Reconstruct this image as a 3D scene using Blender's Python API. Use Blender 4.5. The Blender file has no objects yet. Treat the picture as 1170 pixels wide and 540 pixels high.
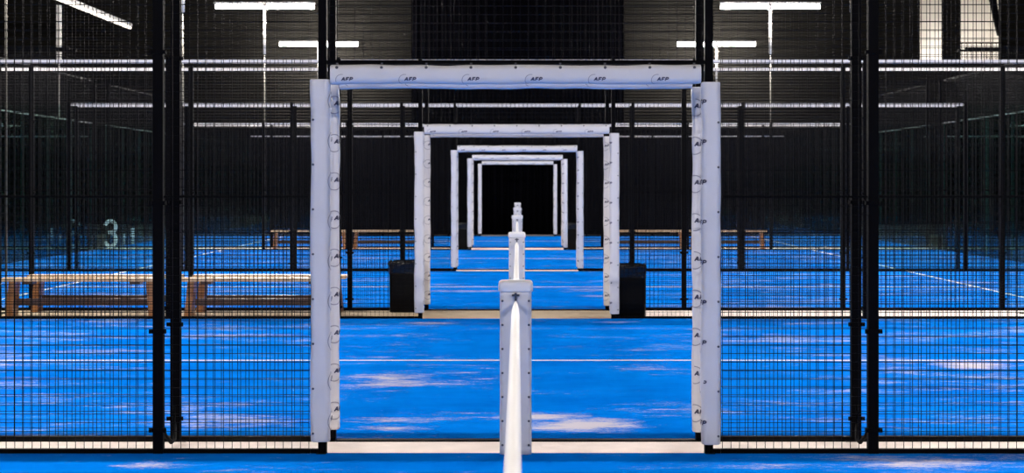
import bpy, math, random
from math import sin, cos, pi, radians, sqrt
random.seed(7)
S = bpy.context.scene
C = S.collection

# ------------------------------------------------------------------ helpers
class MB:
    def __init__(s): s.v = []; s.f = []
    def box(s, x0, x1, y0, y1, z0, z1, caps=True):
        n = len(s.v)
        s.v += [(x0,y0,z0),(x1,y0,z0),(x1,y1,z0),(x0,y1,z0),(x0,y0,z1),(x1,y0,z1),(x1,y1,z1),(x0,y1,z1)]
        F = [(0,3,2,1),(4,5,6,7),(0,1,5,4),(1,2,6,5),(2,3,7,6),(3,0,4,7)]
        s.f += [tuple(n+i for i in q) for q in F]
        return s
    def prism(s, poly, y0, y1):                       # polygon in XZ extruded along Y
        n = len(s.v); k = len(poly)
        s.v += [(x,y0,z) for x,z in poly] + [(x,y1,z) for x,z in poly]
        s.f.append(tuple(n+i for i in range(k))); s.f.append(tuple(n+k+i for i in reversed(range(k))))
        for i in range(k):
            j = (i+1) % k
            s.f.append((n+j, n+i, n+k+i, n+k+j))
        return s
    def loft(s, rings, caps=True):                    # rings: lists of equal-length closed loops
        n = len(s.v); k = len(rings[0])
        for r in rings: s.v += list(r)
        for a in range(len(rings)-1):
            for i in range(k):
                j = (i+1) % k
                s.f.append((n+a*k+i, n+a*k+j, n+(a+1)*k+j, n+(a+1)*k+i))
        if caps:
            s.f.append(tuple(n+i for i in reversed(range(k))))
            m = n+(len(rings)-1)*k
            s.f.append(tuple(m+i for i in range(k)))
        return s
    def tube(s, pts, r, k=8):
        rings = []
        for i, p in enumerate(pts):
            a = pts[max(0,i-1)]; b = pts[min(len(pts)-1,i+1)]
            t = [b[q]-a[q] for q in range(3)]; L = sqrt(sum(q*q for q in t)) or 1; t = [q/L for q in t]
            up = (0,0,1) if abs(t[2]) < .9 else (0,1,0)
            u = (t[1]*up[2]-t[2]*up[1], t[2]*up[0]-t[0]*up[2], t[0]*up[1]-t[1]*up[0])
            L = sqrt(sum(q*q for q in u)); u = [q/L for q in u]
            w = (t[1]*u[2]-t[2]*u[1], t[2]*u[0]-t[0]*u[2], t[0]*u[1]-t[1]*u[0])
            rr = r[i] if isinstance(r,(list,tuple)) else r
            rings.append([tuple(p[q]+rr*(cos(2*pi*j/k)*u[q]+sin(2*pi*j/k)*w[q]) for q in range(3)) for j in range(k)])
        return s.loft(rings)
    def disc(s, c, nrm, r, h=.003, k=8):              # small button, axis 'x','y','z' with sign
        ax = 'xyz'.index(nrm[-1]); sg = -1 if nrm[0] == '-' else 1
        a, b = [(1,2),(2,0),(0,1)][ax]
        rings = []
        for rad, off in ((r,0),(r,h*.6),(r*.55,h)):
            ring = []
            for j in range(k):
                p = list(c); p[ax] += sg*off; p[a] += rad*cos(2*pi*j/k); p[b] += rad*sin(2*pi*j/k); ring.append(tuple(p))
            rings.append(ring)
        return s.loft(rings)
    def mesh(s, name, mat, smooth=False, bevel=0):
        me = bpy.data.meshes.new(name); me.from_pydata(s.v, [], s.f); me.validate()
        import bmesh
        bm = bmesh.new(); bm.from_mesh(me)
        bmesh.ops.recalc_face_normals(bm, faces=bm.faces)
        if bevel: bmesh.ops.bevel(bm, geom=list(bm.edges), offset=bevel, segments=2, affect='EDGES', profile=.6)
        bm.to_mesh(me); bm.free()
        me.materials.append(mat)
        if smooth:
            for p in me.polygons: p.use_smooth = True
        return me

def link(name, me, parent=None, loc=(0,0,0), rot=(0,0,0), label=None):
    o = bpy.data.objects.new(name, me); C.objects.link(o)
    o.location = loc; o.rotation_euler = rot
    if parent: o.parent = parent
    if label: o['label'] = label
    return o
def tag(o, label, cat, group=None, kind=None):
    o['label'] = label; o['category'] = cat
    if group: o['group'] = group
    if kind: o['kind'] = kind
    return o
def thing(name, label, cat, loc=(0,0,0), group=None, kind=None):
    o = bpy.data.objects.new(name, None); C.objects.link(o); o.location = loc
    o.empty_display_size = .1
    return tag(o, label, cat, group, kind)

# ------------------------------------------------------------------ materials
def mat(name, col, rough=.5, metal=0, spec=.5, bump=0, bscale=30, var=0, vscale=3, stretch=(1,1,1)):
    m = bpy.data.materials.new(name); m.use_nodes = True
    nt = m.node_tree; N = nt.nodes; L = nt.links
    b = N['Principled BSDF']; b.inputs['Base Color'].default_value = (*col,1)
    b.inputs['Roughness'].default_value = rough; b.inputs['Metallic'].default_value = metal
    b.inputs['Specular IOR Level'].default_value = spec
    tc = N.new('ShaderNodeTexCoord'); mp = N.new('ShaderNodeMapping'); mp.inputs['Scale'].default_value = stretch
    L.new(tc.outputs['Object'], mp.inputs['Vector'])
    if var:
        n = N.new('ShaderNodeTexNoise'); n.inputs['Scale'].default_value = vscale; n.inputs['Detail'].default_value = 5
        L.new(mp.outputs['Vector'], n.inputs['Vector'])
        r = N.new('ShaderNodeValToRGB')
        r.color_ramp.elements[0].position = .3; r.color_ramp.elements[1].position = .7
        r.color_ramp.elements[0].color = (*[max(0,c*(1-var)) for c in col],1)
        r.color_ramp.elements[1].color = (*[min(1,c*(1+var)) for c in col],1)
        L.new(n.outputs['Fac'], r.inputs['Fac']); L.new(r.outputs['Color'], b.inputs['Base Color'])
    if bump:
        n2 = N.new('ShaderNodeTexNoise'); n2.inputs['Scale'].default_value = bscale; n2.inputs['Detail'].default_value = 4
        L.new(mp.outputs['Vector'], n2.inputs['Vector'])
        bp = N.new('ShaderNodeBump'); bp.inputs['Strength'].default_value = bump; bp.inputs['Distance'].default_value = .01
        L.new(n2.outputs['Fac'], bp.inputs['Height']); L.new(bp.outputs['Normal'], b.inputs['Normal'])
    return m

def emis(name, col, strength):
    m = bpy.data.materials.new(name); m.use_nodes = True; N = m.node_tree.nodes; N.clear()
    e = N.new('ShaderNodeEmission'); o = N.new('ShaderNodeOutputMaterial')
    e.inputs['Color'].default_value = (*col,1); e.inputs['Strength'].default_value = strength
    m.node_tree.links.new(e.outputs[0], o.inputs[0]); return m

def glass_mat():
    m = bpy.data.materials.new('tempered_glass'); m.use_nodes = True; nt = m.node_tree; N = nt.nodes; L = nt.links; N.clear()
    t = N.new('ShaderNodeBsdfTransparent'); t.inputs['Color'].default_value = (.86,.93,.91,1)
    g = N.new('ShaderNodeBsdfGlossy'); g.inputs['Roughness'].default_value = .01; g.inputs['Color'].default_value = (.8,.95,.95,1)
    fr = N.new('ShaderNodeFresnel'); fr.inputs['IOR'].default_value = 1.5
    mx = N.new('ShaderNodeMixShader'); o = N.new('ShaderNodeOutputMaterial')
    tc = N.new('ShaderNodeTexCoord'); nz = N.new('ShaderNodeTexNoise'); nz.inputs['Scale'].default_value = 1.3
    bp = N.new('ShaderNodeBump'); bp.inputs['Strength'].default_value = .04; bp.inputs['Distance'].default_value = .02
    L.new(tc.outputs['Object'], nz.inputs['Vector']); L.new(nz.outputs['Fac'], bp.inputs['Height'])
    L.new(bp.outputs['Normal'], g.inputs['Normal'])
    L.new(fr.outputs[0], mx.inputs[0]); L.new(t.outputs[0], mx.inputs[1]); L.new(g.outputs[0], mx.inputs[2]); L.new(mx.outputs[0], o.inputs[0])
    return m

def turf_mat():
    m = bpy.data.materials.new('blue_turf'); m.use_nodes = True; nt = m.node_tree; N = nt.nodes; L = nt.links
    b = N['Principled BSDF']; b.inputs['Roughness'].default_value = .9; b.inputs['Specular IOR Level'].default_value = 0
    geo = N.new('ShaderNodeNewGeometry')
    def noise(scale, detail, rough, stretch, off=(0,0,0)):
        mp = N.new('ShaderNodeMapping'); mp.inputs['Scale'].default_value = stretch; mp.inputs['Location'].default_value = off
        L.new(geo.outputs['Position'], mp.inputs['Vector'])
        n = N.new('ShaderNodeTexNoise'); n.inputs['Scale'].default_value = scale; n.inputs['Detail'].default_value = detail; n.inputs['Roughness'].default_value = rough
        L.new(mp.outputs['Vector'], n.inputs['Vector']); return n.outputs['Fac']
    def mth(op, a, c, clamp=False):
        n = N.new('ShaderNodeMath'); n.operation = op; n.use_clamp = clamp
        for i, q in enumerate((a, c)):
            if isinstance(q, (int, float)): n.inputs[i].default_value = q
            else: L.new(q, n.inputs[i])
        return n.outputs[0]
    big = noise(.9, 3, .55, (.55,1,1), (3.1,1.7,0))
    mid = noise(2.6, 6, .7, (.45,1,1), (.4,2.2,0))
    fine = noise(15, 6, .8, (.42,1,1))
    # trodden sand drifts: a few that have their own place on the turf
    sep = N.new('ShaderNodeSeparateXYZ'); L.new(geo.outputs['Position'], sep.inputs[0])
    drift = 0
    for cx, cy, rx, ry, amp in DRIFTS:
        dx = mth('DIVIDE', mth('SUBTRACT', sep.outputs[0], cx), rx); dy = mth('DIVIDE', mth('SUBTRACT', sep.outputs[1], cy), ry)
        d = mth('SUBTRACT', 1.0, mth('SQRT', mth('ADD', mth('MULTIPLY', dx, dx), mth('MULTIPLY', dy, dy)), 0))
        d = mth('MULTIPLY', mth('MAXIMUM', d, 0.0), amp)
        drift = mth('MAXIMUM', drift, d) if drift != 0 else d
    # side lanes carry more sand than the middle
    side = mth('MULTIPLY', mth('MINIMUM', mth('DIVIDE', mth('ABSOLUTE', sep.outputs[0], 0), 3.0), 1.0), .065)
    h = mth('ADD', mth('MULTIPLY', big, .45), mth('MULTIPLY', mid, .55))
    h = mth('ADD', mth('ADD', h, drift), side)
    grit = noise(70, 4, .8, (.5,1,1))
    h = mth('ADD', h, mth('MULTIPLY', mth('SUBTRACT', fine, .5), .55))
    h = mth('ADD', h, mth('MULTIPLY', mth('SUBTRACT', grit, .5), .40))
    mask = mth('MULTIPLY', mth('SUBTRACT', h, .61), 5.2, True)
    rp = N.new('ShaderNodeValToRGB'); rp.color_ramp.elements[0].position = .3; rp.color_ramp.elements[1].position = .72
    rp.color_ramp.elements[0].color = (.0004,.145,.66,1); rp.color_ramp.elements[1].color = (.001,.215,.82,1)
    L.new(noise(1.4, 6, .7, (.6,1,1), (7,3,0)), rp.inputs['Fac'])
    mx = N.new('ShaderNodeMixRGB'); mx.inputs['Color2'].default_value = (.70,.64,.66,1)
    L.new(mth('MULTIPLY', mask, .85), mx.inputs['Fac']); L.new(rp.outputs['Color'], mx.inputs['Color1']); L.new(mx.outputs[0], b.inputs['Base Color'])
    bp = N.new('ShaderNodeBump'); bp.inputs['Strength'].default_value = .25; bp.inputs['Distance'].default_value = .006
    L.new(noise(160, 2, .6, (1,1,1)), bp.inputs['Height']); L.new(bp.outputs['Normal'], b.inputs['Normal'])
    return m

def wood_mat(name, a, c):
    m = bpy.data.materials.new(name); m.use_nodes = True; nt = m.node_tree; N = nt.nodes; L = nt.links
    b = N['Principled BSDF']; b.inputs['Roughness'].default_value = .38
    tc = N.new('ShaderNodeTexCoord'); mp = N.new('ShaderNodeMapping'); mp.inputs['Scale'].default_value = (1.2,14,14)
    n = N.new('ShaderNodeTexNoise'); n.inputs['Scale'].default_value = 4; n.inputs['Detail'].default_value = 7; n.inputs['Distortion'].default_value = .8
    r = N.new('ShaderNodeValToRGB'); r.color_ramp.elements[0].position = .35; r.color_ramp.elements[1].position = .7
    r.color_ramp.elements[0].color = (*a,1); r.color_ramp.elements[1].color = (*c,1)
    L.new(tc.outputs['Object'], mp.inputs[0]); L.new(mp.outputs[0], n.inputs['Vector']); L.new(n.outputs['Fac'], r.inputs[0]); L.new(r.outputs[0], b.inputs['Base Color'])
    return m

def corrugated(name, col):
    m = mat(name, col, .7, 0, .03, 0, 1, .25, .7)
    nt = m.node_tree; N = nt.nodes; L = nt.links; b = N['Principled BSDF']
    geo = N.new('ShaderNodeNewGeometry'); w = N.new('ShaderNodeTexWave'); w.wave_type = 'BANDS'; w.bands_direction = 'Z'; w.inputs['Scale'].default_value = 3.4
    L.new(geo.outputs['Position'], w.inputs['Vector'])
    bp = N.new('ShaderNodeBump'); bp.inputs['Strength'].default_value = .8; bp.inputs['Distance'].default_value = .04
    L.new(w.outputs['Fac'], bp.inputs['Height']); L.new(bp.outputs['Normal'], b.inputs['Normal'])
    return m

# ------------------------------------------------------------------ layout (metres; camera looks along +Y down the row of nets)
H = 1.57
FR = [(10.53, 11.06), (21.06, 22.51), (32.51, 33.04), (43.04, 44.47), (54.47, None)]   # fence lines: court far side, next court near side
COURTS = [(.53, 10.53), (11.06, 21.06), (22.51, 32.51), (33.04, 43.04), (44.47, 54.47)]
NTH = ['nearest', 'second', 'third', 'fourth', 'farthest']
IN, OUT = 1.072, 1.184                      # padded doorway: inner and outer half width
POSTX = [2.065, 4.03, 6.0, 8.0, 10.0]
DRIFTS = [(.45,11.75,.55,.5,.42), (.2,12.15,.5,.25,.24), (-.75,12.0,.5,.22,.22), (-.35,12.35,.8,.2,.14), (-1.0,14.5,.5,.6,.2), (-.8,11.6,.35,.2,.2),
          (1.15,15.3,.5,.6,.2), (-.55,26.4,.9,.5,.26), (.9,26.9,.8,.4,.16), (3.9,15.6,.4,.5,.34), (-1.75,11.9,.7,.5,.14), (-2.4,12.6,.7,.4,.14),
          (-2.0,10.1,.3,.2,.2), (2.2,10.15,.5,.25,.2), (-1.0,20.4,.4,.3,.2), (1.1,20.5,.5,.3,.2), (2.4,18.5,1.2,.8,.1), (-2.5,18.5,1.2,.8,.1)]

M_turf = turf_mat()
M_white = mat('white_vinyl', (.72,.70,.715), .42, 0, .4, .25, 9, .04, 5)
M_tape = mat('white_tape', (.86,.84,.84), .6)
M_line = mat('white_line', (.78,.76,.78), .8, var=.1, vscale=9)
M_black = mat('black_steel', (.0012,.0012,.002), .6, 0, .04)
M_wire = mat('black_wire', (.0014,.0015,.0028), .55, 0, .06)
M_rail = mat('white_rail', (.74,.71,.72), .45)
M_logo = mat('logo_ink', (.035,.035,.075), .5)
M_ring = mat('logo_ring', (.33,.32,.37), .5)
M_rivet = mat('rivet_metal', (.12,.12,.14), .35, .6)
M_conc = mat('cream_concrete', (.80,.70,.655), .8, bump=.3, bscale=60, var=.08, vscale=4)
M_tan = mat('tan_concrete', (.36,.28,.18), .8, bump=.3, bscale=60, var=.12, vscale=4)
M_hall = mat('hall_concrete', (.22,.22,.21), .7, bump=.2, bscale=40, var=.15, vscale=1)
M_seat = wood_mat('bench_wood', (.62,.40,.22), (.86,.62,.40))
M_leg = wood_mat('bench_leg_wood', (.22,.09,.028), (.40,.17,.055))
M_beam = wood_mat('bench_beam_wood', (.035,.016,.010), (.09,.04,.022))
M_bin = mat('black_plastic', (.0015,.0015,.002), .5, 0, .08, bump=.2, bscale=12)
M_bag = mat('black_bag', (.003,.003,.004), .2, 0, .4, .8, 14)
M_glass = glass_mat()
M_edge = mat('glass_edge', (.045,.11,.10), .2)
M_decal = mat('white_decal', (.72,.80,.78), .5)
M_lamp = emis('lamp_tube', (1.0,.925,.86), 760)
M_strip = emis('strip_light', (1.0,.9,.8), 3.2)
M_house = mat('lamp_housing', (.5,.5,.5), .4, .5)
M_pole = mat('white_pole', (.70,.67,.62), .5)
M_gpole = mat('grey_pole', (.12,.115,.10), .5)
M_gsteel = mat('grey_steel', (.10,.11,.11), .5)
M_wall = corrugated('grey_cladding', (.0095,.009,.0077))
M_dark = mat('dark_wall', (.006,.006,.007), .8, var=.2, vscale=1)
M_curt = mat('black_curtain', (.0012,.0012,.002), .95, 0, .01)
M_plaster = mat('white_plaster', (.78,.74,.68), .8, var=.06, vscale=2)
M_net = mat('black_net_cord', (.01,.01,.012), .7)

# ------------------------------------------------------------------ the hall
def struct(name, mb, m, label, cat, **k):
    o = link(name, mb.mesh(name, m, **k)); return tag(o, label, cat, None, 'structure')
struct('floor', MB().box(-18,18,-5,62,-.2,0), M_hall, 'grey concrete hall floor beyond the blue courts', 'floor')
struct('ceiling', MB().box(-18,18,-5,62,9,9.2), M_dark, 'black hall ceiling high above the courts', 'ceiling')
struct('wall_left', MB().box(-18.2,-18,-5,62,0,9), M_wall, 'dark clad hall wall on the far left', 'wall')
struct('wall_right', MB().box(18,18.2,-5,62,0,9), M_wall, 'dark clad hall wall on the far right', 'wall')
struct('wall_back', MB().box(-18.2,18.2,-5.2,-5,0,9), M_dark, 'dark hall wall behind the camera', 'wall')
WY = 57.0
w = MB()                                     # end wall with an opening to a lit landing, upper right
w.box(-18,12.6,WY,WY+.25,0,9); w.box(15.12,18,WY,WY+.25,0,9); w.box(12.6,15.12,WY,WY+.25,0,5.35); w.box(12.6,15.12,WY,WY+.25,8.2,9)
w.box(13.33,13.88,WY,WY+.25,5.35,8.2)
struct('wall_end', w, M_wall, 'dark grey clad end wall behind the farthest court', 'wall')
w = MB(); w.box(12.2,15.6,WY+2.6,WY+2.8,5.35,8.4); w.box(12.2,12.4,WY+.25,WY+2.6,5.35,8.4); w.box(15.4,15.6,WY+.25,WY+2.6,5.35,8.4); w.box(12.2,15.6,WY+.25,WY+2.8,5.2,5.35); struct('ceiling', MB().box(12.2,15.6,WY+.25,WY+2.8,8.4,8.5), M_dark, 'dark ceiling over the lit landing', 'ceiling')
struct('wall_landing', w, M_plaster, 'white lit wall of the upper landing at far upper right', 'wall')
o = link('roof_brace', MB().prism([(14.55,8.2),(14.85,8.2),(15.12,6.2),(15.0,6.2)], WY-.14, WY-.01).mesh('roof_brace', M_black))
tag(o, 'black sloping brace across the lit white landing opening at upper right', 'brace')
rl = thing('landing_railing', 'thin black railing in front of the lit white landing at upper right', 'railing', (14.5,WY-.1,5.35))
m = MB()
for i in range(9): m.box(-.62+i*.155-.008,-.62+i*.155+.008,-.01,.01,0,.62)
link('baluster', m.mesh('baluster', M_black), rl)
link('handrail', MB().box(-.68,.68,-.02,.02,.60,.65).mesh('handrail', M_black), rl)
link('bottom_rail', MB().box(-.68,.68,-.015,.015,-.0,.03).mesh('bottom_rail', M_black), rl)
o = link('added_landing_light', MB().tube([(13.0,WY+1.5,5.40),(13.9,WY+1.5,5.40),(15.0,WY+1.5,5.40)], .045).mesh('added_landing_light', emis('added_landing_light', (1,.95,.9), 62)))  # added light, hidden below the sill, to brighten the landing walls
tag(o, 'unseen tube light added to brighten the white landing at upper right', 'lamp')

# far curtain: pleated black drape hung on a rail
cm = MB(); n = 1120
for i in range(n+1):
    x = -16 + 32*i/n; y = .07*sin(i*.9) + .04*sin(i*.23)
    cm.v += [(x, y, .02), (x, y*.75, 3.22)]
for i in range(n): cm.f.append((2*i, 2*i+2, 2*i+3, 2*i+1))
cu = thing('curtain', 'long pleated black curtain closing the hall behind the farthest doorway', 'curtain', (0,56.1,0))
c_ = link('drape', cm.mesh('drape', M_curt, smooth=True), cu)
sm = c_.modifiers.new('thick', 'SOLIDIFY'); sm.thickness = .004
link('curtain_rail', MB().box(-16,16,-.03,.03,3.22,3.27).mesh('curtain_rail', M_black), cu)

hd = thing('falloff_backdrop', 'added black sheet standing in for shade on the upper end wall', 'drape', (0,56.45,3.3))  # added black sheet: stands in for light falling off on the upper wall
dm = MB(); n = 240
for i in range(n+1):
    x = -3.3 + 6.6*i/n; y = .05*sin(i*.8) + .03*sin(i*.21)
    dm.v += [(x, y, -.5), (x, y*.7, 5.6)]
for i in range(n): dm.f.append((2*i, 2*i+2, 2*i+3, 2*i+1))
d_ = link('falloff_sheet', dm.mesh('falloff_sheet', M_curt, smooth=True), hd); sm = d_.modifiers.new('thick', 'SOLIDIFY'); sm.thickness = .004
link('falloff_batten', MB().box(-3.35,3.35,-.04,.04,5.6,5.68).mesh('falloff_batten', M_black), hd)

# courts: turf carpet with painted lines
for i, (a, b) in enumerate(COURTS):
    o = struct('floor', MB().box(-10,10,a,b,.001,.015), M_turf, 'blue sand-dusted turf of the %s court' % NTH[i], 'turf')
    c = (a+b)/2
    link('service_line', MB().box(-6.95,6.95,c-.03,c+.03,.0151,.017).mesh('centre_line', M_line), o)
    for s in (-1,1):
        link('service_line', MB().box(s*6.95-.03,s*6.95+.03,a+.01,b-.01,.0151,.0165).mesh('service_line', M_line), o)
# concrete strips in the gaps
for i, (a, b) in enumerate(FR[:4]):
    if i == 1:
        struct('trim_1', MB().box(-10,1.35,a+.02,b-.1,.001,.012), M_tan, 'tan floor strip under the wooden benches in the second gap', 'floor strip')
        struct('trim_2', MB().box(1.352,10,a+.02,b-.1,.001,.012), M_conc, 'cream floor strip right of the second doorway', 'floor strip')
    else:
        struct('trim_%d' % (3+i), MB().box(-10,10,a+.0,b-.05,.001,.012), M_conc, 'cream concrete strip between the two fences at the %s doorway' % NTH[i], 'floor strip')

# ------------------------------------------------------------------ fences
WD = .0034                                     # wire thickness
def wire_panel(w, h, step=.05):
    m = MB(); nx = max(1, round(w/step)); nz = max(1, round(h/step)); r = WD/2
    for i in range(nx+1):
        x = -w/2 + w*i/nx; m.box(x-r, x+r, -r, r, 0, h)
    for k in range(nz+1):
        z = h*k/nz; m.box(-w/2, w/2, r, r+WD, max(0,z-r), min(h,z+r))
    return m.mesh('mesh_panel', M_wire)
_cache = {}
def cached(key, fn):
    if key not in _cache: _cache[key] = fn()
    return _cache[key]

def post_mesh(h):
    m = MB(); m.box(-.03,.03,-.03,.03,0,h); m.box(-.026,.026,-.026,.026,h,h+.012)
    return m.mesh('post', M_black, bevel=.004)
clamp_me = MB().box(-.05,.05,-.038,-.026,-.012,.012).box(-.046,-.034,-.05,-.03,-.008,.008).box(.034,.046,-.05,-.03,-.008,.008).mesh('clamp', M_black)
foot_me = MB().box(-.07,.07,-.06,.06,0,.014).mesh('foot_plate', M_black, bevel=.002)

def fence_run(fi, y, side, which, xmax):
    s = side; lr = 'left' if s < 0 else 'right'
    lab = 'black welded mesh fence %s of the %s doorway%s' % (lr, NTH[fi], ', %s of its pair' % which if which else '')
    t = thing('mesh_fence', lab, 'fence', (s*4, y, 0), 'mesh fences beside the doorways')
    ox = -s*4
    xs = [OUT+.012] + [p for p in POSTX if p <= xmax]
    for k, p in enumerate(xs[1:]):
        hgt = 3.02 if p < 9.9 else 4.02
        po = link('post', cached(('post',hgt), lambda: post_mesh(hgt)), t, (s*p+ox, 0, 0))
        for z in (.15, .72, 1.46, 2.33): link('clamp', clamp_me, po, (0,0,z), (0,0,0 if which != 'back' else 0))
        link('foot_plate', foot_me, po)
    x6 = min(6.0, xmax)
    segs = [(xs[k], xs[k+1]) for k in range(len(xs)-1)]
    for a, b in segs:
        if b <= 6.01:
            a2 = a + (.03 if a > 1.5 else .0); b2 = b-.03; w_ = b2-a2
            for z0, hh in ((.04,1.45), (1.50,1.46)):
                link('mesh_panel', cached(('mp',round(w_,3),hh), lambda: wire_panel(w_, hh)), t, (s*(a2+b2)/2+ox, 0, z0))
        else:
            gz = 2.0 if b <= 8.01 else 3.0
            g = link('glass_pane', cached(('gp',round(b-a,3),gz), lambda: MB().box(-(b-a)/2+.034,(b-a)/2-.034,-.005,.005,.01,gz-.005).mesh('glass_pane', M_glass)), t, (s*(a+b)/2+ox,0,0), label='clear glass pane')
            e = MB()
            for q in (-1,1): e.box(q*((b-a)/2-.0335)-.0005 , q*((b-a)/2-.0335)+.0005,-.005,.005,.01,gz-.005)
            link('pane_edge', cached(('pe',round(b-a,3),gz), lambda: e.mesh('pane_edge', M_edge)), g)
            w_ = b-a-.06
            link('mesh_panel', cached(('mp',round(w_,3),.96), lambda: wire_panel(w_, .96)), t, (s*(a+b)/2+ox, 0, gz+.01))
    def bar(name, xa, xb, z0, z1, m, d=.02, lab=None):
        link(name, MB().box(min(s*xa,s*xb)+ox, max(s*xa,s*xb)+ox, -d, d, z0, z1).mesh(name, m), t, label=lab)
    bar('bottom_rail', OUT+.002, xmax, .004, .04, M_black)
    bar('middle_rail', OUT+.012, x6, 1.491, 1.500, M_black, .008)
    bar('top_rail', 1.145, min(8.0, xmax), 2.965, 3.005, M_rail, .022, 'white top rail')
    if xmax >= 10: bar('upper_rail', 8.0, 10.0, 3.97, 4.01, M_black, .02)
    if fi == 0 and which == 'front':             # bent stay tying the two fences together at their feet
        link('stay', MB().tube([(s*2.065+ox, .03, .22), (s*2.05+ox, .12, .10), (s*2.035+ox, .22, .045), (s*2.03+ox, .30, .05), (s*2.04+ox,.36,.11), (s*2.05+ox, .40, .24)], .012, 6).mesh('stay', M_black, smooth=True), t)
    return t

# ------------------------------------------------------------------ padded doorways
def profile(w, d, r, k=6):
    pts = []
    for cx, cy, a0 in ((w/2-r,-d/2+r,-pi/2),(w/2-r,d/2-r,0),(-w/2+r,d/2-r,pi/2),(-w/2+r,-d/2+r,pi)):
        for i in range(k+1):
            a = a0+pi/2*i/k; pts.append((cx+r*cos(a), cy+r*sin(a)))
    return pts
def pad_mesh(w, d, r, L, seed):
    rnd = random.Random(seed); m = MB(); base = profile(w, d, r); rings = []; n = 44
    ph = [rnd.uniform(0,6.28) for _ in range(4)]
    zs = [0, .002, .008] + [L*(i+1)/(n+1) for i in range(n)] + [L-.008, L-.002, L]
    for z in zs:
        k = {0: .93, .002: .97, L: .93, L-.002: .97}.get(z, 1.0)
        bx = .0016*sin(z*7+ph[0]) + .0012*sin(z*19+ph[1]); sw = 1 + .03*sin(z*7+ph[2]) + .022*sin(z*24+ph[3])
        rings.append([(x*k*sw+bx, y*k, z) for x, y in base])
    m.loft(rings)
    me = m.mesh('pad', M_white, smooth=True)
    for p in me.polygons:
        if len(p.vertices) > 4: p.use_smooth = False
    return me
def on_profile(s, w, d, r, lift=.0022):          # s: distance along the wrap from the middle of the front, + towards +x
    sg = 1 if s >= 0 else -1; s = abs(s); fl = w/2-r; arc = r*pi/2
    if s <= fl: x, y, nx, ny = s, -d/2, 0, -1
    elif s <= fl+arc:
        a = (s-fl)/r; x, y, nx, ny = fl+r*sin(a), -d/2+r-r*cos(a), sin(a), -cos(a)
    else: x, y, nx, ny = w/2, -d/2+r+(s-fl-arc), 1, 0
    return sg*(x+nx*lift), y+ny*lift
GLYPHS = [[[(0,0),(.30,1)],[(.30,1),(.60,0)],[(.13,.33),(.47,.33)]],
          [[(.12,0),(.12,1)],[(.12,.93),(.62,.93)],[(.12,.5),(.52,.5)]],
          [[(.12,0),(.12,1)],[(.12,.93),(.45,.93),(.58,.83),(.62,.7),(.58,.56),(.45,.46),(.12,.46)]]]
def stroke(pts, th, out, sub=3):
    for (x0,y0),(x1,y1) in zip(pts, pts[1:]):
        L = sqrt((x1-x0)**2+(y1-y0)**2) or 1; nx, ny = -(y1-y0)/L*th/2, (x1-x0)/L*th/2
        for i in range(sub):
            a, b = i/sub, (i+1)/sub
            p, q = (x0+(x1-x0)*a, y0+(y1-y0)*a), (x0+(x1-x0)*b, y0+(y1-y0)*b)
            out.append([(p[0]-nx,p[1]-ny),(q[0]-nx,q[1]-ny),(q[0]+nx,q[1]+ny),(p[0]+nx,p[1]+ny)])
def logo_quads(tw, th, ringd, arc=(20,330)):
    text = []; ring = []
    for g, gl in enumerate(GLYPHS):
        for st in gl:
            stroke([((g*.72+x+.18*y)*tw/2.2, (y-.5)*th) for x, y in st], th*.30, text)
    k = 26; pts = []
    for i in range(k+1):
        a = radians(arc[0]+(arc[1]-arc[0])*i/k); pts.append((ringd/2*cos(a), ringd/2*sin(a)-th*.4))
    stroke(pts, ringd*.06, ring, 1)
    return text, ring
def map_quads(quads, fn):
    m = MB()
    for q in quads:
        n = len(m.v); m.v += [fn(u,v) for u,v in q]; m.f.append((n,n+1,n+2,n+3))
    return m
PW, PD, PR = OUT-IN, .10, .034
HH, HD, HR = .108, .11, .036                     # header pad: height, depth, corner radius
ZB, ZT = .076, 2.165
def upright_logo(s0, front):
    tq, rq = [], []
    t1, r1 = logo_quads(.083, .026, .104)
    z = 2.05
    while z > ZB+.1:
        tq += [[(u, v+z-ZB) for u, v in q] for q in t1]; rq += [[(u, v+z-ZB) for u, v in q] for q in r1]; z -= .231
    f = lambda u, v: (*on_profile(u+s0, PW, PD, PR), v)
    return map_quads(tq, f).mesh('logo', M_logo), map_quads(rq, f).mesh('logo_ring', M_ring)
def rivets_upright(s):                            # along the outer front edge
    m = MB(); z = .05
    while z < 2.1:
        m.disc((s*(PW/2-.017), -PD/2+.001, z), '-y', .007, .004); z += .258
    return m.mesh('rivet', M_rivet)
def header_mesh():
    return pad_mesh(HH, HD, HR, 2*IN-.006, 99)
def header_logo(dz):
    tq, rq = [], []
    t1, r1 = logo_quads(.066, .019, .066, (75,250))
    for k in range(6):
        x = -1.003+.3635*k
        tq += [[(u+x, v) for u, v in q] for q in t1]; rq += [[(u+x, v) for u, v in q] for q in r1]
    def f(u, v):                                  # local pad axes: profile x -> world z
        a, b = on_profile(v-.028+dz, HH, HD, HR); return (u, b, a)
    return map_quads(tq, f).mesh('logo', M_logo), map_quads(rq, f).mesh('logo_ring', M_ring)
def header_rivets():
    m = MB(); x = -1.03
    while x < 1.05:
        m.disc((x, -HD/2+.006, HH/2-.016), '-y', .009, .006); m.box(x-.006,x+.006,-.03,-.015,HH/2-.004,HH/2+.012); x += .2575
    return m.mesh('rivet', M_rivet)
up_post_me = MB().box(-.024,.024,-.03,.03,0,3.02).mesh('upright', M_black, bevel=.004)
over_me = None
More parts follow.
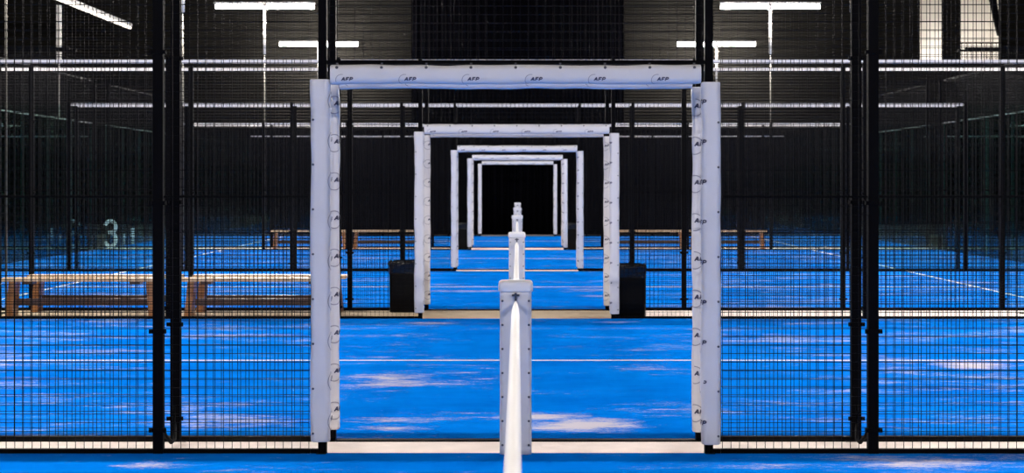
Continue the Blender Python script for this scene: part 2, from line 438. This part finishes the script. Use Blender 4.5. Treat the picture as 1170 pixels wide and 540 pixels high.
def doorway(fi, y, which):
    lab = 'white padded doorway frame around the net line, %s%s' % ('nearest to the camera' if fi == 0 and which == 'front' else NTH[fi]+' along the row', '' if fi == 0 and which == 'front' else (', %s of its pair' % which if which else ''))
    t = thing('padded_doorway', lab, 'doorway', (0,y,0), 'padded doorways in a row')
    fr = which != 'back'
    for s in (-1,1):
        link('upright', up_post_me, t, (s*1.116,0,0))
        s0 = {(-1,True): .10, (-1,False): .031, (1,True): -.113, (1,False): -.046}[(s,fr)]
        pm = cached(('pad',s,fr), lambda: pad_mesh(PW, PD, PR, ZT-ZB, 10+s+2*fr))
        p = link('upright_pad', pm, t, (s*(IN+OUT)/2, 0, ZB + (.008 if s < 0 else -.008)), label='white vinyl pad')
        a, b = cached(('ul',s0), lambda: upright_logo(s0, fr))
        lg = link('logo', a, p, label='printed AFP lettering'); link('logo_ring', b, p, label='grey printed ring')
        link('rivet', cached(('ur',s), lambda: rivets_upright(s)), p)
        link('foot_plate', MB().box(s*1.122-.028,s*1.122+.028,-.045,.045,.0,.02).box(min(s*1.14,s*1.183),max(s*1.14,s*1.183),-.02,.02,.004,.04).mesh('foot_plate', M_black), t)
    # header: pad lies along X (mesh axis z -> x, x -> z)
    hm = cached('hm', header_mesh)
    h = link('header_pad', hm, t, (-(IN-.003), 0, 2.202), (0, radians(90), 0), label='white vinyl header pad')
    hb = cached('hl'+str(fr), lambda: header_logo(0 if fr else .026))
    for nm, me in (('logo', hb[0]), ('logo_ring', hb[1]), ('rivet', cached('hr', header_rivets))):
        link(nm, me, h, (0,0,IN-.003), (0,radians(-90),0))
    link('header_bar', MB().box(-1.09,1.09,-.02,.02,2.262,2.285).mesh('header_bar', M_black), t)
    link('mesh_panel', cached('over', lambda: wire_panel(2.16, .66)), t, (0,0,2.295))
    link('top_rail', cached('dtr', lambda: MB().box(-1.145,1.145,-.022,.022,2.965,3.005).mesh('top_rail', M_rail)), t, label='white top rail')
    if which == 'back':
        link('threshold', cached('th', lambda: MB().box(-1.09,1.09,-.05,.03,.001,.022).mesh('threshold', M_black)), t)
    return t

for fi, (a, b) in enumerate(FR):
    xm = [6.0, 8.0, 10.0, 10.0, 10.0][fi]
    for y, which in ((a, 'front'), (b, 'back')):
        if y is None: continue
        wl = which if b is not None else ''
        doorway(fi, y, wl)
        for s in (-1, 1): fence_run(fi, y, s, wl, xm)

# ------------------------------------------------------------------ glass back walls of the farther courts
for i in (2,3,4):
    a, b = COURTS[i]
    for s in (-1,1):
        t = thing('glass_wall', 'clear glass back wall at the %s end of the %s court' % ('left' if s < 0 else 'right', NTH[i]), 'glass wall', (s*10.06, a, 0), 'glass back walls')
        for k in range(5):
            g = link('glass_pane', cached('bw', lambda: MB().box(-.005,.005,.035,1.965,.01,2.99).mesh('glass_pane', M_glass)), t, (0,k*2,0))
            link('pane_edge', cached('bwe', lambda: MB().box(-.005,.005,.0335,.0345,.01,2.99).box(-.005,.005,1.9655,1.9665,.01,2.99).mesh('pane_edge', M_edge)), g)
            link('mesh_panel', cached('bwm', lambda: wire_panel(1.94,.96)), t, (0,k*2+1,3.03), (0,0,radians(90)))
        for k in range(1,5): link('post', cached('bwp', lambda: MB().box(-.03,.03,-.025,.025,3.0,4.0).mesh('post', M_black)), t, (s*.05,k*2,0))
        link('glass_rail', cached('bwr', lambda: MB().box(-.025,.025,.04,9.96,2.992,3.02).mesh('glass_rail', M_gsteel)), t)
        link('top_rail', cached('bwt', lambda: MB().box(-.02,.02,.04,9.96,3.99,4.03).mesh('top_rail', M_black)), t)

# court number on the glass of the fourth doorway's fence, left end
def digit_three():
    m = MB(); th = .085; pts = []
    def arc(cx, cz, rx, rz, a0, a1, n=14): return [(cx+rx*cos(radians(a0+(a1-a0)*i/n)), cz+rz*sin(radians(a0+(a1-a0)*i/n))) for i in range(n+1)]
    path = arc(0,.50,.125,.135,165,-90) ; low = arc(0,.20,.125,.165,90,-165)
    for p in (path, low):
        L = []; R = []
        for i, (x,z) in enumerate(p):
            q0 = p[max(0,i-1)]; q1 = p[min(len(p)-1,i+1)]; dx, dz = q1[0]-q0[0], q1[1]-q0[1]; l = sqrt(dx*dx+dz*dz)
            L.append((x-dz/l*th/2, 0, z+dx/l*th/2)); R.append((x+dz/l*th/2, 0, z-dx/l*th/2))
        n = len(m.v); k = len(L)
        m.v += L + R
        for i in range(k-1): m.f.append((n+i, n+i+1, n+k+i+1, n+k+i))
    m.box(-.05,.02,-.0005,.0005,.325,.405)
    return m
yg = FR[3][0]
nb = thing('court_number', 'large pale number 3 stuck on the glass at the far left', 'number', (-9.62, yg-.008, .06))
link('digit', digit_three().mesh('digit', M_decal), nb)
m = MB()
for i in range(7): m.box(.48, .56, -.0005, .0005, .10+i*.055, .10+i*.055+.03)
for i in range(5): m.box(.30, .34, -.0005, .0005, .10+i*.05, .10+i*.05+.028)
link('small_print', m.mesh('small_print', M_decal), nb)

# ------------------------------------------------------------------ nets and net posts
def net_post(fi, y):
    lab = 'white padded net post with block cap in the %s doorway' % NTH[fi]
    t = thing('net_post', lab, 'net post', (0,y,0), 'net posts in a row')
    def build_body():
        m = MB(); rings = []; base = profile(.183, .13, .03)
        for i in range(25):
            z = .012+.955*i/24; sw = 1+.006*sin(z*13)+.004*sin(z*31)
            rings.append([(x*sw, yy, z) for x, yy in base])
        m.loft(rings); me = m.mesh('body', M_white, smooth=True); return me
    b = link('post_pad', cached('npb', build_body), t)
    def riv():
        m = MB()
        for s in (-1,1):
            for k in range(7): m.disc((s*.076, -.064, .07+.138*k), '-y', .007, .004)
        return m.mesh('rivet', M_rivet)
    link('rivet', cached('npr', riv), b)
    def cap():
        m = MB(); base = profile(.2, .15, .035); rings = []
        for z, k in ((.950,.94),(.953,.985),(.960,1),(.985,1.0),(.998,.985),(1.006,.95),(1.012,.88),(1.014,.8)):
            rings.append([(x*k, yy*k, z) for x, yy in base])
        m.loft(rings); return m.mesh('cap', M_tape, smooth=True)
    link('cap', cached('npc', cap), t)
    link('base_plate', cached('npl', lambda: MB().box(-.08,.08,-.055,.055,0,.0125).mesh('base_plate', M_black)), t)
    link('hook', cached('nph', lambda: MB().box(-.022,.022,-.083,-.06,.925,.937).tube([(0,-.08,.90),(0,-.085,.945)], .007, 6).mesh('hook', M_rivet)), t)
def net(ci, a, b):
    t = thing('padel_net', 'white-taped net stretched along the middle of the %s court' % NTH[ci], 'net', (0,a,0), 'nets in a row')
    L = b-a-.10
    zt = lambda u: .88+.037*((2*u-1)**2)
    m = MB(); rings = []; n = 60
    prof = [(.0225*cos(2*pi*k/16)*(1 if True else 1), .030*sin(2*pi*k/16)) for k in range(16)]
    for i in range(n+1):
        u = .012+ (1-.012)*i/n if True else 0
        d = (1-u)*L; k = min(1, .12+ .88*min(1, sqrt(max(0,d)/.75)))
        rings.append([(x*k, u*L, zt(u)-.03+zz*(.45+.55*k)) for x, zz in prof])
    m.loft(rings); link('tape', m.mesh('tape', M_tape, smooth=True), t, label='white top tape')
    m = MB(); nx = int(L/.05); r = .0012
    for i in range(nx+1):
        u = .012+.984*i/nx; m.box(-r, r, u*L-r, u*L+r, .02, zt(u)-.05)
    for k in range(17):
        for i in range(20):
            u0, u1 = .012+.984*i/20, .012+.984*(i+1)/20
            z = .03+k*.05; m.box(-r, r, u0*L, u1*L, z-r, z+r)
    link('netting', m.mesh('netting', M_net), t)
    link('net_pole', MB().tube([(0,.06,.0),(0,.06,.5),(0,.06,.93)], .025, 10).mesh('net_pole', M_black), t)
    link('tension_cord', MB().tube([(0,L-.02,zt(1)-.025),(0,L+.008,zt(1)-.02)], .004, 6).mesh('tension_cord', M_black), t)
for ci, (a, b) in enumerate(COURTS): net(ci, a, b)
for fi, (a, b) in enumerate(FR): net_post(fi, a)

# ------------------------------------------------------------------ benches
BL = 1.87
def bench_parts():
    seat = MB().box(-BL/2,BL/2,-.125,.125,.405,.45).mesh('seat', M_seat, bevel=.006)
    leg = MB()
    leg.v += [(-.045,-.11,.405),(.035,-.11,.405),(.035,.11,.405),(-.045,.11,.405),(-.08,-.14,0),(.0,-.14,0),(.0,.14,0),(-.08,.14,0)]
    leg.f += [(0,3,2,1)[::-1],(4,5,6,7)[::-1],(0,1,5,4),(1,2,6,5),(2,3,7,6),(3,0,4,7)]
    leg = leg.mesh('leg', M_leg, bevel=.004)
    beam = MB().box(-BL/2+.16,BL/2-.16,-.035,.035,.12,.2).mesh('stretcher', M_beam, bevel=.004)
    cleat = MB().box(-.06,.06,-.1,.1,.375,.404).mesh('cleat', M_beam)
    return seat, leg, beam, cleat
B = bench_parts()
def bench(x0, y, lab, group):
    t = thing('gym_bench', lab, 'bench', (x0+BL/2, y, .012), group)
    link('seat', B[0], t, label='pale varnished seat plank')
    for s in (-1,1):
        link('leg', B[1], t, (s*(BL/2-.13),0,0), (0,0,0 if s < 0 else pi), label='orange-brown leg board')
    link('stretcher', B[2], t, label='dark lower beam')
    for s in (-1,1): link('cleat', B[3], t, (s*(BL/2-.30),0,0))
G1 = 'wooden benches left of the second doorway'
bench(-6.08, 21.58, 'light wooden gym bench, front row, farthest from the second doorway', G1)
bench(-5.96, 22.25, 'light wooden gym bench, back row, farthest from the second doorway', G1)
bench(-3.97, 21.58, 'light wooden gym bench, front row, beside the nearest doorway\'s left post', G1)
bench(-3.95, 22.25, 'light wooden gym bench, back row, beside the nearest doorway\'s left post', G1)
G2 = 'wooden benches at the fourth doorway'
bench(-5.93, 43.85, 'distant wooden bench left of the fourth doorway, outer one of two', G2)
bench(-4.00, 43.85, 'distant wooden bench left of the fourth doorway, inner one of two', G2)
bench(4.12, 43.85, 'distant wooden bench right of the fourth doorway, outer one of two', G2)
bench(2.18, 43.85, 'distant wooden bench right of the fourth doorway, inner one of two', G2)

# ------------------------------------------------------------------ bins
def bin_parts():
    m = MB(); rings = []
    for z, w_, d_ in ((0,.35,.29),(.01,.362,.30),(.2,.366,.302),(.45,.37,.305),(.575,.375,.31)):
        rings.append([(x,y,z) for x, y in profile(w_, d_, .05)])
    m.loft(rings); body = m.mesh('body', M_bin, smooth=True)
    m = MB(); rings = []; rnd = random.Random(3)
    for z, w_, d_ in ((.47,.376,.316),(.55,.384,.322),(.60,.386,.324),(.622,.375,.312),(.612,.35,.29),(.56,.33,.27),(.42,.30,.24)):
        rings.append([(x*(1+rnd.uniform(-.015,.015)),y*(1+rnd.uniform(-.015,.015)),z+rnd.uniform(-.010,.010)) for x, y in profile(w_, d_, .05)])
    m.loft(rings, caps=False); bag = m.mesh('liner_bag', M_bag, smooth=False)
    return body, bag
BB = bin_parts()
def trash_bin(x, y, lab):
    t = thing('trash_bin', lab, 'bin', (x,y,.012), 'black bins beside the doorways')
    link('body', BB[0], t); link('liner_bag', BB[1], t, label='shiny black liner rim')
trash_bin(-1.365, 22.22, 'black lined bin against the left post of the second doorway')
trash_bin(1.315, 21.27, 'black lined bin against the right post of the second doorway')
trash_bin(-1.35, 43.9, 'small dark bin against the left post of the fourth doorway')
trash_bin(1.32, 43.9, 'small dark bin against the right post of the fourth doorway')

# ------------------------------------------------------------------ floodlights on T poles, one pair in every gap
def lamp_parts():
    pole = MB().tube([(0,0,0),(0,0,2.4),(0,0,4.7)], .014, 8).mesh('pole', M_gpole, smooth=True)
    top = MB().tube([(0,0,4.66),(0,0,5.2),(0,0,5.72)], .03, 8).mesh('mast_top', M_pole, smooth=True)
    plate = MB().box(-.1,.1,-.1,.1,0,.015).mesh('base_plate', M_black)
    bar = MB().box(-1.2,1.2,-.05,.05,5.845,5.895).box(-.05,.05,-.05,.05,5.70,5.86).mesh('housing', M_house)
    tube = MB().tube([(-.57,0,0),(0,0,0),(.57,0,0)], .05, 10).mesh('lamp_tube', M_lamp, smooth=True)
    return pole, plate, bar, tube, top
LP = lamp_parts()
GAPS = [(.15,-1), (10.8,0), (21.92,1), (32.78,2), (43.35,3), (55.1,4)]
for y, gi in GAPS:
    for s in (-1,1):
        lr = 'left' if s < 0 else 'right'
        if gi >= 3: lab = 'white court floodlight on a thin pole, %s, %s of two there' % ('upper ' + lr, 'higher longer one' if gi == 3 else 'lower shorter one')
        elif gi == 2: lab = 'thin white floodlight pole beside the third doorway fence, %s side' % lr
        else: lab = 'court floodlight overhead outside the frame, lighting the near courts'
        t = thing('floodlight', lab, 'lamp', (s*(6.15 if gi == 1 else 6.02), y, 0), 'court floodlights on poles')
        link('pole', LP[0], t, label='thin grey lower pole'); link('mast_top', LP[4], t); link('base_plate', LP[1], t); link('housing', LP[2], t)
        for q in (-1,1): link('lamp_tube', LP[3], t, (q*.60,0,5.79), label='bright glowing tube')
# hall lights and columns at the sides
sl = thing('strip_light', 'thin sloping bright strip light in the top left corner', 'lamp', (-11.35, 46, 6.14))
link('strip_tube', MB().tube([(0,-4.5,0),(0,2,0),(0,7.3,0)], .045, 8).mesh('strip_tube', M_strip, smooth=True), sl)
link('channel', MB().box(-.07,.07,-4.5,7.3,.04,.12).mesh('channel', M_house), sl)
link('hanger', MB().tube([(0,0,.1),(0,0,1),(0,0,2.86)], .01, 6).mesh('hanger', M_black), sl)
def column(x, y, h, r, lab, m=M_pole):
    o = link('steel_column', MB().box(x-r,x+r,y-r,y+r,4.45,h).box(x-r*.3,x+r*.3,y-r*.3,y+r*.3,0,4.45).box(x-r*1.6,x+r*1.6,y-r*1.6,y+r*1.6,0,.03).mesh('steel_column', m)); tag(o, lab, 'column', 'slim hall columns')
column(-10.98, 43.6, 5.86, .05, 'slim pale column ending high beside the top left strip light')
o = link('pylon', MB().loft([[(x*k-11.72, y*k+41.9, z) for x, y in profile(.17,.17,.05)] for z, k in ((0,1),(.5,.95),(1.2,.72),(2.0,.48),(2.78,.28))]).mesh('pylon', M_plaster, smooth=True))
tag(o, 'pale tapering pylon at the far left edge behind the glass', 'pylon')

# ------------------------------------------------------------------ world, camera, colour
W = bpy.data.worlds.new('World'); S.world = W; W.use_nodes = True
W.node_tree.nodes['Background'].inputs['Color'].default_value = (.6,.65,.8,1); W.node_tree.nodes['Background'].inputs['Strength'].default_value = .02
cam = bpy.data.cameras.new('camera'); co = bpy.data.objects.new('camera', cam); C.objects.link(co)
F = 2080
cam.sensor_width = 36; cam.sensor_fit = 'HORIZONTAL'; cam.lens = F/1170*36
cam.shift_x = -6.9/1170; cam.shift_y = -60/1170
cam.clip_start = .05; cam.clip_end = 200
co.location = (.0137, 0, H); co.rotation_euler = (radians(90), 0, 0)
cam.dof.use_dof = True; cam.dof.focus_distance = 11.5; cam.dof.aperture_fstop = 6.5
S.camera = co
S.view_settings.view_transform = 'Standard'; S.view_settings.look = 'None'; S.view_settings.gamma = 1
S.view_settings.use_curve_mapping = False; S.view_settings.exposure = 0
S.cycles.use_denoising = True
S.cycles.max_bounces = 8; S.cycles.transparent_max_bounces = 24
S.cycles.sample_clamp_indirect = 4
